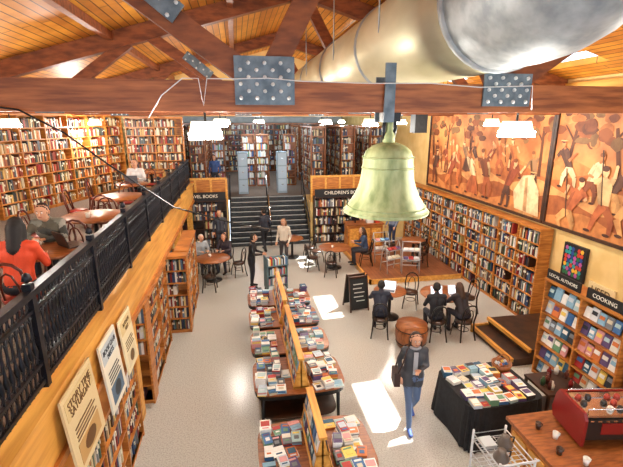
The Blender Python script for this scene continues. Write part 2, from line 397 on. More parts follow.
text('TRAVEL BOOKS',(-1.4,16.55,2.14),(P,0,0),.17,WH,o); text('CHILDREN\'S BOOKS',(4.3,16.55,2.14),(P,0,0),.19,WH,o)
b=MB()
for x0,x1 in((-2.3,-.45),(2.95,7.3)):
    b.box(x0,x1,17.0,17.08,PZ,PZ+.15,PINE); b.box(x0,x1,16.98,17.1,PZ+1.02,PZ+1.1,PINE); b.box(x0,x1,17.02,17.06,PZ+.15,PZ+1.02,WOODY)
    k=x0
    while k<x1: b.box(k,k+.08,16.99,17.09,PZ,PZ+1.05,PINE); k+=.6
b.obj('parapet_panel')
for x in(-3.6,-2.0,3.4,4.8,6.2):
    for y0 in(19.6,23.6):
        bookcase('rear_bookcase',x,y0+3.2,PZ,-P,3.2,3.0,.3,8,1.0,MIX,(.05,.09),wood=TABW)
        bookcase('rear_bookcase',x+.62,y0,PZ,P,3.2,3.0,.3,8,1.0,MIX,(.05,.09),wood=TABW)
bookcase('rear_bookcase',-5.5,28.5,PZ,0,12,3.1,.32,9,1.0,MIX,(.06,.1),wood=TABW)
for x in(-3.6,-2.0,3.4,4.8,6.2): bookcase('rear_bookcase',x,19.25,PZ,0,.62,3.0,.3,8,.62,MIX,(.04,.06),wood=TABW)
for x in(.25,2.05):
    b=MB(); b.box(x-.22,x+.22,19.5,20.1,PZ,PZ+1.9,VC,rgb(150,172,190))  # cool blue light on these pillars is put into the panel colours
    for k in range(3): b.box(x-.19,x+.19,19.48,19.5,PZ+.1+k*.6,PZ+.64+k*.6,VC,rgb(176,200,222)); b.box(x-.05,x+.05,19.46,19.48,PZ+.4+k*.6,PZ+.43+k*.6,CHROME)
    b.obj('blue_lit_cabinet')
for x in(-.9,.6,1.3,2.7):
    bookcase('rear_bookcase',x-.3,21.8,PZ,0,.6,2.6,.3,7,.6,LITE,(.04,.07),wood=TABW)
bookcase('magazine_rack',5.78,6.7,0,-P,1.75,2.05,.36,6,.87,LITE,style='face')
bookcase('magazine_rack',5.9,4.85,0,-P,1.4,2.05,.36,6,.7,LITE,style='face')
b=MB(); b.box(5.74,5.77,5.85,6.65,2.1,2.28,VC,rgb(20,20,22)); b.box(5.74,5.77,4.98,5.7,2.1,2.28,VC,rgb(20,20,22)); o=b.obj('category_sign_board')
text('LOCAL AUTHORS',(5.735,6.25,2.19),(P,0,-P),.085,WH,o); text('COOKING',(5.735,5.34,2.19),(P,0,-P),.1,WH,o)
b=MB(); b.box(7.37,7.44,7.5,8.15,1.5,2.3,VC,rgb(20,20,24))
for i in range(6):
    for j in range(7):
        c=random.choice([rgb(30,110,70),rgb(200,60,40),rgb(230,180,50),rgb(30,70,140),rgb(40,150,150),rgb(30,30,40),rgb(180,80,150)])
        yy=7.57+i*.088;zz=1.57+j*.096
        b.add([(7.365,yy+.044+.05*math.cos(a),zz+.048+.055*math.sin(a)) for a in [k*math.pi/3+i+j for k in range(6)]],[(0,1,2,3,4,5)],VC,c)
b.obj('framed_painting')
b=MB(); b.box(7.4,7.44,6.7,7.35,1.35,1.65,VC,rgb(240,215,160)); o=b.obj('used_books_sign'); text('USED',(7.39,7.02,1.5),(P,0,-P),.2,rgb(90,60,30),o)
b=MB(); b.box(5.5,7.4,6.95,8.5,0,.16,DARKW); b.box(5.9,7.4,6.95,8.5,.16,.34,DARKW)
b.box(5.45,5.52,6.95,8.5,.1,.18,PINE); b.box(5.85,5.92,6.95,8.5,.28,.36,PINE); b.box(5.45,7.4,8.46,8.52,0,.2,PINE)
b.obj('step_landing')
# ---------------------------------------------------------------- mural
def mural(name,ya,yb,za,zb,seed,fig):
    rnd=random.Random(seed); b=MB(); X=7.40
    b.box(X,X+.04,ya,yb,za,zb,MURAL)
    for a,c,d,e in((ya-.05,yb+.05,za-.07,za),(ya-.05,yb+.05,zb,zb+.07),(ya-.07,ya,za,zb),(yb,yb+.07,za,zb)): b.box(X-.05,X+.04,a,c,d,e,DARKW)
    lay=[0]
    def poly(pts,c):
        lay[0]+=1; x=X-.003-lay[0]*.00006
        pts=[(min(max(p[0],ya),yb),min(max(p[1],za),zb)) for p in pts]
        b.add([(x,p[0],p[1]) for p in pts],[tuple(range(len(pts)))],MURP,c)
    def ell(y,z,ry,rz,c,n=14,j=.0):
        poly([(y+ry*math.cos(a)*(1+rnd.uniform(-j,j)),z+rz*math.sin(a)*(1+rnd.uniform(-j,j))) for a in [2*math.pi*k/n for k in range(n)]],c)
    def limb(p,q,w,w2,c):
        dy=q[0]-p[0];dz_=q[1]-p[1];l=math.hypot(dy,dz_) or 1;ny,nz=-dz_/l,dy/l
        poly([(p[0]+ny*w,p[1]+nz*w),(q[0]+ny*w2,q[1]+nz*w2),(q[0]-ny*w2,q[1]-nz*w2),(p[0]-ny*w,p[1]-nz*w)],c)
    H=zb-za
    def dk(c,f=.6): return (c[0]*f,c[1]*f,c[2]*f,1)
    br=[rgb(200,130,72),rgb(178,104,54),rgb(216,156,96),rgb(160,90,46)]
    # rolling ground bands
    for k in range(5):
        z=za+H*(.55-.11*k); pts=[(ya+(yb-ya)*i/24,z+.12*math.sin(i*.7+k*2+seed)) for i in range(25)]
        poly(pts+[(yb,za),(ya,za)],br[k%4])
    tr=[rgb(122,66,34),rgb(146,82,42),rgb(104,58,34),rgb(172,104,54),rgb(196,134,76),rgb(128,92,54)]
    for k in range(int((yb-ya)*.9)):
        y=ya+(k+rnd.random())*(yb-ya)/int((yb-ya)*.9); t2=y+rnd.uniform(-.3,.3)
        limb((y,za+.4*H),(t2,zb-.35),.06,.04,rgb(96,52,28)); limb((t2,zb-.7),(t2+.35,zb-.3),.03,.015,rgb(96,52,28)); limb((t2,zb-.6),(t2-.35,zb-.2),.03,.015,rgb(96,52,28))
        for q in range(14):
            a=rnd.uniform(-.6,.6); ell(t2+a,zb-rnd.uniform(-.02,.26)*H-abs(a)*.15,rnd.uniform(.1,.24),rnd.uniform(.07,.15),rnd.choice(tr),12,.18)
    cl=[rgb(222,186,134),rgb(132,72,42),rgb(98,62,46),rgb(204,118,62),rgb(232,208,164),rgb(154,76,46),rgb(150,112,78),rgb(216,160,98),rgb(184,100,56)]
    sk=[rgb(228,164,112),rgb(200,126,76),rgb(238,188,138)]
    for row in range(2):
        cnt=fig if row==0 else int(fig*.8)
        for k in range(cnt):
            y=ya+.3+(yb-ya-.6)*(k+rnd.uniform(.2,.8))/cnt; s=(.82 if row==0 else 1.08)*rnd.uniform(.92,1.08); z=za+(.32 if row==0 else .04)*H+rnd.uniform(-.06,.08); c=rnd.choice(cl);c2=rnd.choice(cl);q=rnd.choice(sk)
            kneel=rnd.random()<.3
            if kneel: z-=.28*s if row==0 else .2*s
            ln=rnd.uniform(-.28,.28)*s
            hip=(y,z+.55*s); sh=(y+ln,z+1.0*s)
            for sg in(-1,1):
                kn=(y+sg*rnd.uniform(.05,.26)*s,z+.3*s); ft=(kn[0]+rnd.uniform(-.18,.12)*s,z+.02)
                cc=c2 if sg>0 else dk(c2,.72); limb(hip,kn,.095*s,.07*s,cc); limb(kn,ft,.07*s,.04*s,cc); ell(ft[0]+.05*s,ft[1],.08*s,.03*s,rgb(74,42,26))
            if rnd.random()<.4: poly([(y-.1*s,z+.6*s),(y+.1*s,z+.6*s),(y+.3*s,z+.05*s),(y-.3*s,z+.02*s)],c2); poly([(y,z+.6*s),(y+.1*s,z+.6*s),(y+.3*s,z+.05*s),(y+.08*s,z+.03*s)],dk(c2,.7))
            poly([(hip[0]-.12*s,hip[1]),(hip[0]+.12*s,hip[1]),(sh[0]+.17*s,sh[1]-.1*s),(sh[0]+.13*s,sh[1]),(sh[0]+.05*s,sh[1]+.04*s),(sh[0]-.05*s,sh[1]+.04*s),(sh[0]-.13*s,sh[1]),(sh[0]-.17*s,sh[1]-.1*s)],c)
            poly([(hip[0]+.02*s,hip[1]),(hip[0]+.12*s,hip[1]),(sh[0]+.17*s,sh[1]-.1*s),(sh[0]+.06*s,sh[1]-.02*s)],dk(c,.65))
            for sg in(-1,1):
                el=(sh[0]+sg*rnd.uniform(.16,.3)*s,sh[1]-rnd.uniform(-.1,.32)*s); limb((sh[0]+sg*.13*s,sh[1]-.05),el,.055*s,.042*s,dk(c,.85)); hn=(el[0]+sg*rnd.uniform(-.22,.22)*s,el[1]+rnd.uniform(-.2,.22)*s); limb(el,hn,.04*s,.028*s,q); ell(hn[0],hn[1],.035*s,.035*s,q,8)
                if sg>0 and rnd.random()<.35: limb((hn[0]-.1,hn[1]-.5*s),(hn[0]+.08,hn[1]+.5*s),.015,.015,rgb(70,40,24))
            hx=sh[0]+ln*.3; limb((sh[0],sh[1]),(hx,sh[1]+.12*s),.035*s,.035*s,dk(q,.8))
            ell(hx,sh[1]+.15*s,.07*s,.095*s,q,14); ell(hx+.015*s,sh[1]+.205*s,.08*s,.055*s,rnd.choice([rgb(84,46,28),rgb(130,76,40),rgb(214,180,130)]),12)
            if rnd.random()<.35: ell(hx,sh[1]+.22*s,.14*s,.02*s,rgb(196,150,96),10)
    # a pale drapery sweep
    y=ya+.55
    poly([(y-.45,za+.05),(y+.5,za+.1),(y+.62,za+.55),(y+.3,za+1.0),(y-.05,za+1.05),(y-.35,za+.7)],rgb(226,200,158)); poly([(y,za+.08),(y+.15,za+.1),(y+.2,za+.95),(y+.1,za+.98)],rgb(186,148,104))
    return b
b=mural('mural',9.05,15.5,2.6,5.2,3,9); b.obj('mural_painting')
b=mural('mural',2.6,8.9,2.6,5.2,11,9); b.obj('mural_painting')
# ---------------------------------------------------------------- furniture
def chair_mesh(seat=rgb(60,36,22),fr=rgb(24,20,18)):
    b=MB()
    b.lathe([(.0,.43),(.19,.43),(.2,.445),(.19,.465),(.0,.47)],VCS,n=18,col=seat)
    b.tube([(.18*math.cos(a*math.pi/8),.18*math.sin(a*math.pi/8),.42) for a in range(16)],.014,VCS,fr,closed=True)
    for sx,sy in((-1,1),(1,1)): b.tube([(sx*.14,sy*.13,.43),(sx*.17,sy*.18,.2),(sx*.19,sy*.2,0)],.016,VCS,fr)
    pts=[(-.2,-.22,0),(-.17,-.17,.25),(-.165,-.15,.45),(-.18,-.19,.65),(-.15,-.22,.83),(-.08,-.235,.9),(0,-.24,.92),(.08,-.235,.9),(.15,-.22,.83),(.18,-.19,.65),(.165,-.15,.45),(.17,-.17,.25),(.2,-.22,0)]
    b.tube(pts,.018,VCS,fr)
    b.tube([(-.1,-.15,.45),(-.09,-.2,.65),(-.05,-.22,.77),(0,-.225,.8),(.05,-.22,.77),(.09,-.2,.65),(.1,-.15,.45)],.012,VCS,fr)
    b.tube([(.13*math.cos(a*math.pi/8),.13*math.sin(a*math.pi/8),.22) for a in range(16)],.009,VCS,fr,closed=True)
    return b.mesh('cafe_chair')
CH=chair_mesh(); CHR=chair_mesh(rgb(150,40,30),rgb(96,40,24))
def chair(x,y,rz,z=0,red=False): return place(CHR if red else CH,'cafe_chair',(x,y,z),rz)
def rtable_mesh(r):
    b=MB()
    b.lathe([(0,.72),(r-.02,.72),(r,.73),(r,.75),(r-.01,.76),(0,.76)],TABW,n=32)
    b.lathe([(0,.0),(.26,0),(.26,.03),(.06,.07),(.04,.12),(.045,.4),(.035,.6),(.1,.71),(.1,.72)],BLKM,n=16)
    return b.mesh('round_cafe_table')
RT=rtable_mesh(.42); RTB=rtable_mesh(.55)
def table(x,y,z=0,big=False): return place(RTB if big else RT,'round_cafe_table',(x,y,z))
table(-2.5,5.78,MZ); table(-2.55,7.9,MZ,True); table(-2.6,9.9,MZ,True); table(-2.8,11.9,MZ)
chair(-2.75,8.85,math.pi+.1,MZ,True); chair(-3.45,7.8,-P,MZ,True); chair(-2.55,7.05,.1,MZ,True); chair(-2.6,9.05,0,MZ,True);chair(-3.55,10.0,-P,MZ,True);chair(-2.75,10.85,math.pi,MZ,True);chair(-3.6,11.6,-P,MZ,True); chair(-2.75,13.9,math.pi,MZ,True)
table(-2.8,14.6,MZ)
table(-.9,13.1,0,True); table(3.2,13.6,0,True); table(3.75,9.6,0); table(5.0,9.2,0,True)
for a in(20,100,190,265): chair(-.9+.85*math.cos(math.radians(a)),13.1+.85*math.sin(math.radians(a)),math.radians(a)+P)
for a in(75,130,185,250): chair(3.2+.8*math.cos(math.radians(a)),13.6+.8*math.sin(math.radians(a)),math.radians(a)+P)
table(1.9,15.0,0); chair(2.5,14.7,P)
chair(4.55,10.1,math.pi-.5); chair(5.9,9.5,P+.2)
b=MB(); b.lathe([(.0,0),(.3,0),(.36,.2),(.37,.36),(.34,.55),(.0,.56)],TABW,n=24)
for z,r in((.12,.34),(.45,.36)): b.tube([(r*math.cos(a*math.pi/12),r*math.sin(a*math.pi/12),z) for a in range(24)],.012,BLKM,n=4,closed=True)
b.obj('barrel_stool',loc=(3.75,8.15,0))
simple('timber_platform',4.0,7.05,11.9,16.2,0,.12,PLAT)
b=MB(); b.box(3.94,4.0,11.84,16.2,0,.15,PINE); b.box(3.94,7.05,11.84,11.9,0,.15,PINE); b.obj('trim_platform')
def stand(x,y,rz):
    b=MB(); W=rgb(190,194,198)
    for sx in(-.28,.28):
        b.tube([(sx,-.2,0),(sx,-.12,.75),(sx,0,1.05),(sx,.12,.75),(sx,.2,0)],.014,VCS,W)
    for z,y_ in((.3,-.17),(.3,.17),(.75,-.12),(.75,.12),(1.05,0)): b.tube([(-.28,y_,z),(.28,y_,z)],.012,VCS,W)
    for zz in(.5,.8):
        b.rbox((0,-.13,zz),(.54,.16,.015),0,VCS,W,rx=.35)
        for k in range(3): b.rbox((-.17+.17*k,-.13,zz+.03),(.15,.14,.03),0,BOOK,random.choice(LITE),rx=.35)
    b.obj('newspaper_stand',loc=(x,y,.122),rz=rz)
stand(4.9,12.6,.3); stand(5.5,12.4,-.3); stand(4.9,13.7,.1)
table(6.1,13.6,.122); chair(6.6,14.1,P,.122); chair(6.1,12.95,0,.122); chair(5.45,14.2,-P-.4,.122)
b=MB(); b.box(4.1,5.5,15.2,15.75,0,.95,WOODY); b.box(4.05,5.55,15.15,15.8,.95,1.0,TABW)
for k in range(3): b.box(4.17+k*.45,4.53+k*.45,15.18,15.2,.12,.82,PINE)
b.box(4.3,4.6,15.4,15.44,1.1,1.35,BLKM); b.box(4.43,4.47,15.42,15.46,1.0,1.12,BLKM); b.box(4.9,5.15,15.3,15.5,1.0,1.12,VC,rgb(220,220,215)); b.box(5.25,5.4,15.3,15.5,1.0,1.2,VC,rgb(190,60,40))
b.obj('information_desk',loc=(0,0,.122))
b=MB()
for s_ in(-1,1):
    b.rbox((0,s_*.17,.48),(.5,.02,.85),0,VC,rgb(28,32,32),rx=s_*.2)
    for x in(-.26,.26): b.beam((x,s_*.27,0),(x,s_*.07,.98),.035,.03,DARKW,up=(1,0,0))
    b.beam((-.26,s_*.09,.93),(.26,s_*.09,.93),.035,.05,DARKW)
for k in range(6): b.rbox((U(-.05,.05),-.19-.02+k*.024-.012,.3+k*.11),(U(.2,.34),.004,.025),0,VC,rgb(220,220,210),rx=-.2)
b.obj('chalkboard_sign',loc=(3.05,10.3,0),rz=.15)
# display tables
def srect(a,c,n=32,p=5):
    out=[]
    for k in range(n):
        t=2*math.pi*k/n; ct,st=math.cos(t),math.sin(t)
        out.append((a*math.copysign(abs(ct)**(2/p),ct),c*math.copysign(abs(st)**(2/p),st)))
    return out
def cover(K,x,y,z,w,h,rz):
    c=math.cos(rz);s=math.sin(rz)
    def put(lx,ly,ww,hh,col): K.rbox((x+c*lx-s*ly,y+s*lx+c*ly,z+.001),(ww,hh,.004),rz,BOOK,col)
    q=R()
    if q<.35: put(0,h*.1,w*.8,h*.5,random.choice(LITE)); put(0,-h*.33,w*.6,h*.1,random.choice(LITE))
    elif q<.7: put(0,h*.25,w*.98,h*.4,random.choice(LITE)); put(0,-h*.2,w*.5,h*.12,random.choice(LITE))
    else: put(0,h*.3,w*.7,h*.14,random.choice(LITE)); put(0,-.02,w*.5,h*.3,random.choice(LITE))
def display_table(cx,cy,a,c):
    b=MB(); K=MB(); sr=srect(a,c)
    b.prism(sr,.66,.74,BLKM); b.prism([(x*1.01,y*1.01) for x,y in sr],.735,.76,TABW)
    for sx in(-1,1):
        for sy in(-1,1): b.tube([(sx*a*.82,sy*c*.75,.66),(sx*a*.84,sy*c*.78,0)],[.035,.025],BLKM)
    b.prism([(x*.85,y*.8) for x,y in sr],.2,.23,DARKW)
    for y in np.arange(-c+.12,c-.09,.215):
        x=-a+.1+U(0,.05)
        while x<a-.08:
            w=U(.11,.17); h=U(.17,.21)
            if abs(x)>.21 and R()<.96:
                z=.76; c1=random.choice(LITE); rz=random.gauss(0,.12)
                for q in range(random.choice([1,1,2,3,4,6])):
                    t=U(.015,.035); K.rbox((x+U(-.008,.008),y+U(-.006,.006),z+t/2),(w,h,t),rz+U(-.08,.08),BOOK,c1 if R()<.6 else random.choice(LITE)); z+=t
                K.rbox((x,y,z),(w,h,.004),rz,BOOK,random.choice(LITE)); cover(K,x,y,z+.003,w,h,rz)
            x+=w+.012
    o=b.obj('book_display_table',loc=(cx,cy,0)); K.obj('stacked_books',o)
for cy,c in((4.6,.58),(6.35,.55),(7.52,.48),(8.58,.46),(9.66,.46)): display_table(.87,cy,.76,c)
display_table(.9,3.3,.76,.5)
def rack(cx,y0,y1):
    b=MB();K=MB()
    for y in(y0,y1): b.add([(cx-.13,y,.775),(cx+.13,y,.775),(cx+.02,y,1.3),(cx-.02,y,1.3),(cx-.13,y+.025,.775),(cx+.13,y+.025,.775),(cx+.02,y+.025,1.3),(cx-.02,y+.025,1.3)],[(0,1,2,3),(7,6,5,4),(0,4,5,1),(1,5,6,2),(2,6,7,3),(3,7,4,0)],PINE)
    b.box(cx-.01,cx+.01,y0,y1,.78,1.3,PINE); b.box(cx-.05,cx+.05,y0-.02,y1+.04,1.29,1.33,PINE)
    for s_ in(-1,1):
        for z,o in((.8,.13),(1.05,.085)):
            b.box(min(cx,cx+s_*o),max(cx,cx+s_*o),y0,y1,z-.01,z+.01,PINE); b.box(cx+s_*o-.006,cx+s_*o+.006,y0,y1,z,z+.05,PINE)
            y=y0+.1
            while y<y1-.05:
                K.rbox((cx+s_*o*.6,y,z+.11),(.022,.13,.19),0,BOOK,random.choice(LITE),ry=-s_*.18); K.rbox((cx+s_*(o*.6+.014),y,z+.13),(.004,.09,.06),0,BOOK,random.choice(LITE),ry=-s_*.18); y+=.155
    o=b.obj('wooden_book_rack'); K.obj('books',o)
rack(.87,4.15,5.1); rack(.87,5.9,7.9); rack(.87,8.2,9.9)
b=MB()
for z in(.25,.55,.85): b.box(-.3,.3,-.22,.22,z,z+.02,VC,rgb(110,140,150)); b.box(-.3,.3,-.005,.005,z,z+.25,VC,rgb(110,140,150))
for sx in(-.3,.3): b.box(sx-.012,sx+.012,-.22,.22,.1,1.1,VC,rgb(100,130,142))
for sx in(-.28,.28):
    for sy in(-.18,.18): b.lathe([(0,0),(.03,.02),(.03,.06),(0,.1)],BLKM,sx,sy,0,8)
for z in(.27,.57,.87):
    x=-.27
    while x<.25: w=U(.025,.05); b.box(x,x+w,-.2,-.03,z,z+U(.16,.24),BOOK,random.choice(LITE)); x+=w+.002
b.obj('book_trolley',loc=(1.0,11.9,0),rz=.2)
# black draped table
b=MB();K=MB()
n=64; top=srect(.66,.56,n,8)
vs=[(x,y,.77) for x,y in top]; low=[]
for k,(x,y) in enumerate(top): f=1.07+.035*math.sin(k*1.9); low.append((x*f,y*f,.02))
mid=[(x*(1+.01*math.sin(k*1.9)),y*(1+.01*math.sin(k*1.9)),.7) for k,(x,y) in enumerate(top)]
b.add(vs+mid+low,[tuple(range(n))]+[(i,n+i,n+(i+1)%n,(i+1)%n) for i in range(n)]+[(n+i,2*n+i,2*n+(i+1)%n,n+(i+1)%n) for i in range(n)],BLACK,smooth=False)
for sx in(-.55,.55):
    for sy in(-.45,.45): b.tube([(sx,sy,0),(sx,sy,.76)],.02,BLKM)
for y in np.arange(-.44,.47,.205):
    x=-.54
    while x<.5:
        w=U(.12,.16)
        if R()<.95 and not(x>.25 and y>.1):
            z=.772; c1=random.choice(LITE); rz=random.gauss(0,.15)
            for q in range(random.choice([1,2,3,4])):
                K.rbox((x,y,z+.013),(w,.19,.025),rz+U(-.06,.06),BOOK,c1); z+=.026
            K.rbox((x,y,z),(w,.19,.004),rz,BOOK,random.choice(LITE)); cover(K,x,y,z+.003,w,.19,rz)
        x+=w+.012
o=b.obj('draped_table',loc=(3.95,5.5,0),rz=.06); K.obj('books',o)
b=MB(); b.box(-.35,.35,-.3,.3,.72,.76,DARKW)
for sx in(-.32,.32):
    for sy in(-.27,.27): b.box(sx-.02,sx+.02,sy-.02,sy+.02,0,.72,DARKW)
b.box(-.33,.33,-.28,.28,.25,.28,DARKW)
for k in range(10):
    x,y=U(-.28,.28),U(-.22,.22); b.lathe([(0,0),(.035,0),(.04,.09),(.02,.12),(.02,.15),(0,.15)],VCS,x,y,.76,10,random.choice([rgb(30,30,30),rgb(90,40,30),rgb(60,90,60),rgb(230,225,215),rgb(120,30,30)]))
b.obj('condiment_stand',loc=(5.08,5.35,0))
b=MB(); b.lathe([(.0,0),(.13,0),(.17,.16),(.16,.16),(.12,.02),(0,.02)],TABW,n=16); b.tube([(.16*math.cos(a),0,.15+.16*math.sin(a)) for a in [k*math.pi/8 for k in range(9)]],.01,TABW)
for k in range(9): b.lathe([(0,-.035),(.035,0),(0,.035)],VC,U(-.09,.09),U(-.09,.09),.13+U(0,.03),8,random.choice(LITE))
b.obj('wicker_basket',loc=(4.38,5.8,.773))
# counter
b=MB(); b.box(3.65,5.7,3.0,4.45,0,.92,WOODY); b.box(3.58,5.75,2.95,4.5,.92,.97,TABW)
for k in range(4): b.box(3.63,3.65,3.1+k*.34,3.38+k*.34,.15,.8,PINE)
for k in range(4): b.box(3.75+k*.48,4.15+k*.48,4.45,4.47,.15,.8,PINE)
b.obj('service_counter')
b=MB(); RED=rgb(134,26,24); DK=rgb(30,28,28)
def sidep(x0,x1):
    pr=[(-.3,.04),(.3,.04),(.34,.16),(.3,.4),(.24,.5),(-.26,.5),(-.31,.42),(-.31,.1)]
    vs=[(x0,y,z) for y,z in pr]+[(x1,y,z) for y,z in pr]; m=len(pr)
    b.add(vs,[tuple(range(m)),tuple(range(m,2*m))[::-1]]+[(i,m+i,m+(i+1)%m,(i+1)%m) for i in range(m)],VCS,RED)
sidep(-.47,-.43); sidep(.43,.47)
b.box(-.43,.43,-.26,.24,.1,.44,VCS,DK); b.box(-.43,.43,-.27,.2,.44,.47,CHROME); b.box(-.42,.42,.22,.4,.05,.1,CHROME); b.box(-.43,.43,.24,.28,.32,.46,VCS,RED)
b.box(-.41,.41,-.275,-.26,.12,.42,VCS,DK); b.box(-.22,.22,-.285,-.274,.2,.36,VCS,RED)
for k in range(8): b.box(-.38+k*.1,-.33+k*.1,-.279,-.274,.38,.4,CHROME)
for x in(-.25,0,.25):
    b.tube([(x,.3,.34),(x,.3,.25)],.045,CHROME,n=12); b.tube([(x,.3,.25),(x,.3,.22)],.05,BLKM,n=12); b.tube([(x,.32,.235),(x,.52,.22)],[.014,.02],BLKM)
for x in(-.38,.38): b.tube([(x,.27,.37),(x,.38,.35),(x,.4,.15)],.01,CHROME)
for x in(-.4,.4):
    for y in(-.2,.2): b.tube([(x,y,0),(x,y,.1)],.03,BLKM,n=8)
b.tube([(-.4,-.24,.47),(-.4,-.24,.54),(.4,-.24,.54),(.4,-.24,.47)],.008,CHROME); b.tube([(-.4,.17,.47),(-.4,.17,.54),(.4,.17,.54),(.4,.17,.47)],.008,CHROME)
for i in range(6):
    for j in range(3):
        if R()<.3: continue
        c=random.choice([rgb(214,210,202),rgb(60,56,54),rgb(50,46,44),rgb(170,60,44)])
        b.lathe([(.04,0),(.042,.005),(.03,.045),(.022,.05),(0,.05)],VCS,-.32+i*.13,-.16+j*.12,.47,12,c)
b.obj('espresso_machine',loc=(4.62,4.0,.972),rz=-.15)
b=MB()
b.box(-.1,.1,-.14,.14,0,.12,BLKM); b.lathe([(0,.12),(.08,.12),(.09,.3),(0,.3)],BLKM,n=14); b.lathe([(.04,.3),(.12,.48),(.12,.5),(0,.51)],VCS,n=14,col=rgb(60,40,26)); b.tube([(0,.13,.2),(0,.2,.16)],.025,CHROME)
b.obj('coffee_grinder',loc=(5.35,3.9,.972))
def mug(x,y,z,c):
    b=MB(); b.lathe([(0,0),(.03,0),(.042,.09),(.037,.09),(.026,.01),(0,.01)],VCS,n=12,col=c); b.tube([(.038,0,.07),(.065,0,.06),(.06,0,.03),(.033,0,.025)],.006,VCS,c); b.obj('coffee_mug',loc=(x,y,z+.002))
for k,(x,y) in enumerate([(3.85,4.2),(3.95,4.0),(3.8,3.75),(4.0,3.55)]): mug(x,y,.97,rgb(240,238,230) if k%2 else rgb(70,44,30))
b=MB(); W=rgb(225,228,230)
for z in(.2,.5,.8):
    b.tube([(-.24,-.3,z),(.24,-.3,z),(.24,.3,z),(-.24,.3,z)],.012,VCS,W,closed=True,n=5)
    b.tube([(-.24,-.3,z+.09),(.24,-.3,z+.09),(.24,.3,z+.09),(-.24,.3,z+.09)],.01,VCS,W,closed=True,n=5)
    for k in range(9): b.tube([(-.24,-.27+k*.0675,z),(.24,-.27+k*.0675,z)],.006,VCS,W,n=4)
    for k in range(4): b.tube([(-.18+k*.12,-.3,z),(-.18+k*.12,.3,z)],.006,VCS,W,n=4)
for sx in(-.24,.24):
    for sy in(-.3,.3): b.tube([(sx,sy,.06),(sx,sy,.95)],.016,VCS,W); b.lathe([(0,0),(.03,.015),(.03,.05),(0,.07)],BLKM,sx,sy,0,8)
b.tube([(-.24,-.3,.93),(-.24,-.36,.98),(.24,-.36,.98),(.24,-.3,.93)],.012,VCS,W)
for x,y in((-.1,-.12),(.1,.1)):
    b.lathe([(0,0),(.09,.0),(.1,.06),(.05,.13),(.055,.16),(0,.16)],VCS,x,y,.808,14,rgb(110,100,92)); b.tube([(x+.05,y,.95),(x+.13,y,.93),(x+.12,y,.85)],.01,BLKM)
b.box(-.2,-.02,.08,.26,.808,.86,VCS,rgb(190,200,205))
b.obj('serving_cart',loc=(3.24,4.05,0))
# posters
def poster(y,z,w,h,tilt,cols,lines):
    b=MB(); b.box(-.012,.012,-w/2,w/2,-h/2,h/2,VC,cols[0])
    b.box(.012,.015,-w*.44,w*.44,h*.2,h*.44,VC,cols[1]); b.box(.012,.015,-w*.36,w*.36,-h*.42,-h*.16,VC,cols[2])
    b.add([(.0165,w*.2*math.cos(a),-h*.29+h*.1*math.sin(a)) for a in [k*math.pi/6 for k in range(12)]],[tuple(range(12))],VC,cols[3])
    for k in range(4): b.box(.015,.018,-w*.34,w*(.34-.08*(k%2)),-h*.12+k*h*.05,-h*.1+k*h*.05,VC,cols[3])
    o=b.obj('poster',loc=(-1.63,y,z)); o.rotation_euler=(0,tilt,0)
    for i,t in enumerate(lines): text(t,(.02,0,h*(.35-.1*i)),(P,0,P),w*.14,cols[3],o)
poster(3.95,2.13,.78,.85,-.08,[rgb(226,206,160),rgb(220,198,146),rgb(200,160,100),rgb(110,76,40)],['STORY TIME','SATURDAY'])
poster(4.95,2.03,.62,.9,-.08,[rgb(236,232,214),rgb(190,204,210),rgb(90,116,140),rgb(50,60,72)],['BOOK CLUB','MEETS'])
poster(5.72,2.0,.55,.8,-.08,[rgb(240,228,190),rgb(226,204,150),rgb(226,214,180),rgb(110,86,50)],['AUTHOR','VISIT'])
def laptop(x,y,z,rz,col):
    b=MB(); b.box(-.16,.16,-.11,.11,0,.015,VCS,col); b.box(-.14,.14,-.09,.03,.015,.018,VCS,rgb(25,25,28))
    b.rbox((0,.145,.11),(.32,.01,.22),0,VCS,col,rx=-.3); b.rbox((0,.138,.11),(.29,.006,.19),0,SCREEN,rx=-.3)
    b.obj('laptop',loc=(x,y,z+.002),rz=rz)
laptop(-2.25,5.95,MZ+.76,math.pi*.75,rgb(28,28,32)); laptop(4.8,9.0,.76,0,rgb(225,225,228)); laptop(5.25,8.98,.76,-.1,rgb(215,215,220)); laptop(3.7,9.55,.76,-.5,rgb(230,230,230)); laptop(-2.8,12.0,MZ+.76,math.pi,rgb(90,92,98))
for x,y,z in((-2.7,5.95,MZ+.76),(-2.6,7.7,MZ+.76),(-1.0,13.2,.76),(3.1,13.5,.76),(3.95,9.75,.76),(5.05,9.4,.76)): mug(x,y,z,rgb(240,238,230))
b=MB(); b.box(-.14,.14,-.14,.14,-.22,.2,BLKM); b.lathe([(0,0),(.09,.0),(.1,.02)],VC,0,0,.0,12,rgb(60,60,64)); b.box(-.02,.02,-.02,.02,.2,.6,BLKM); b.obj('hanging_speaker',loc=(4.0,9.05,4.95))
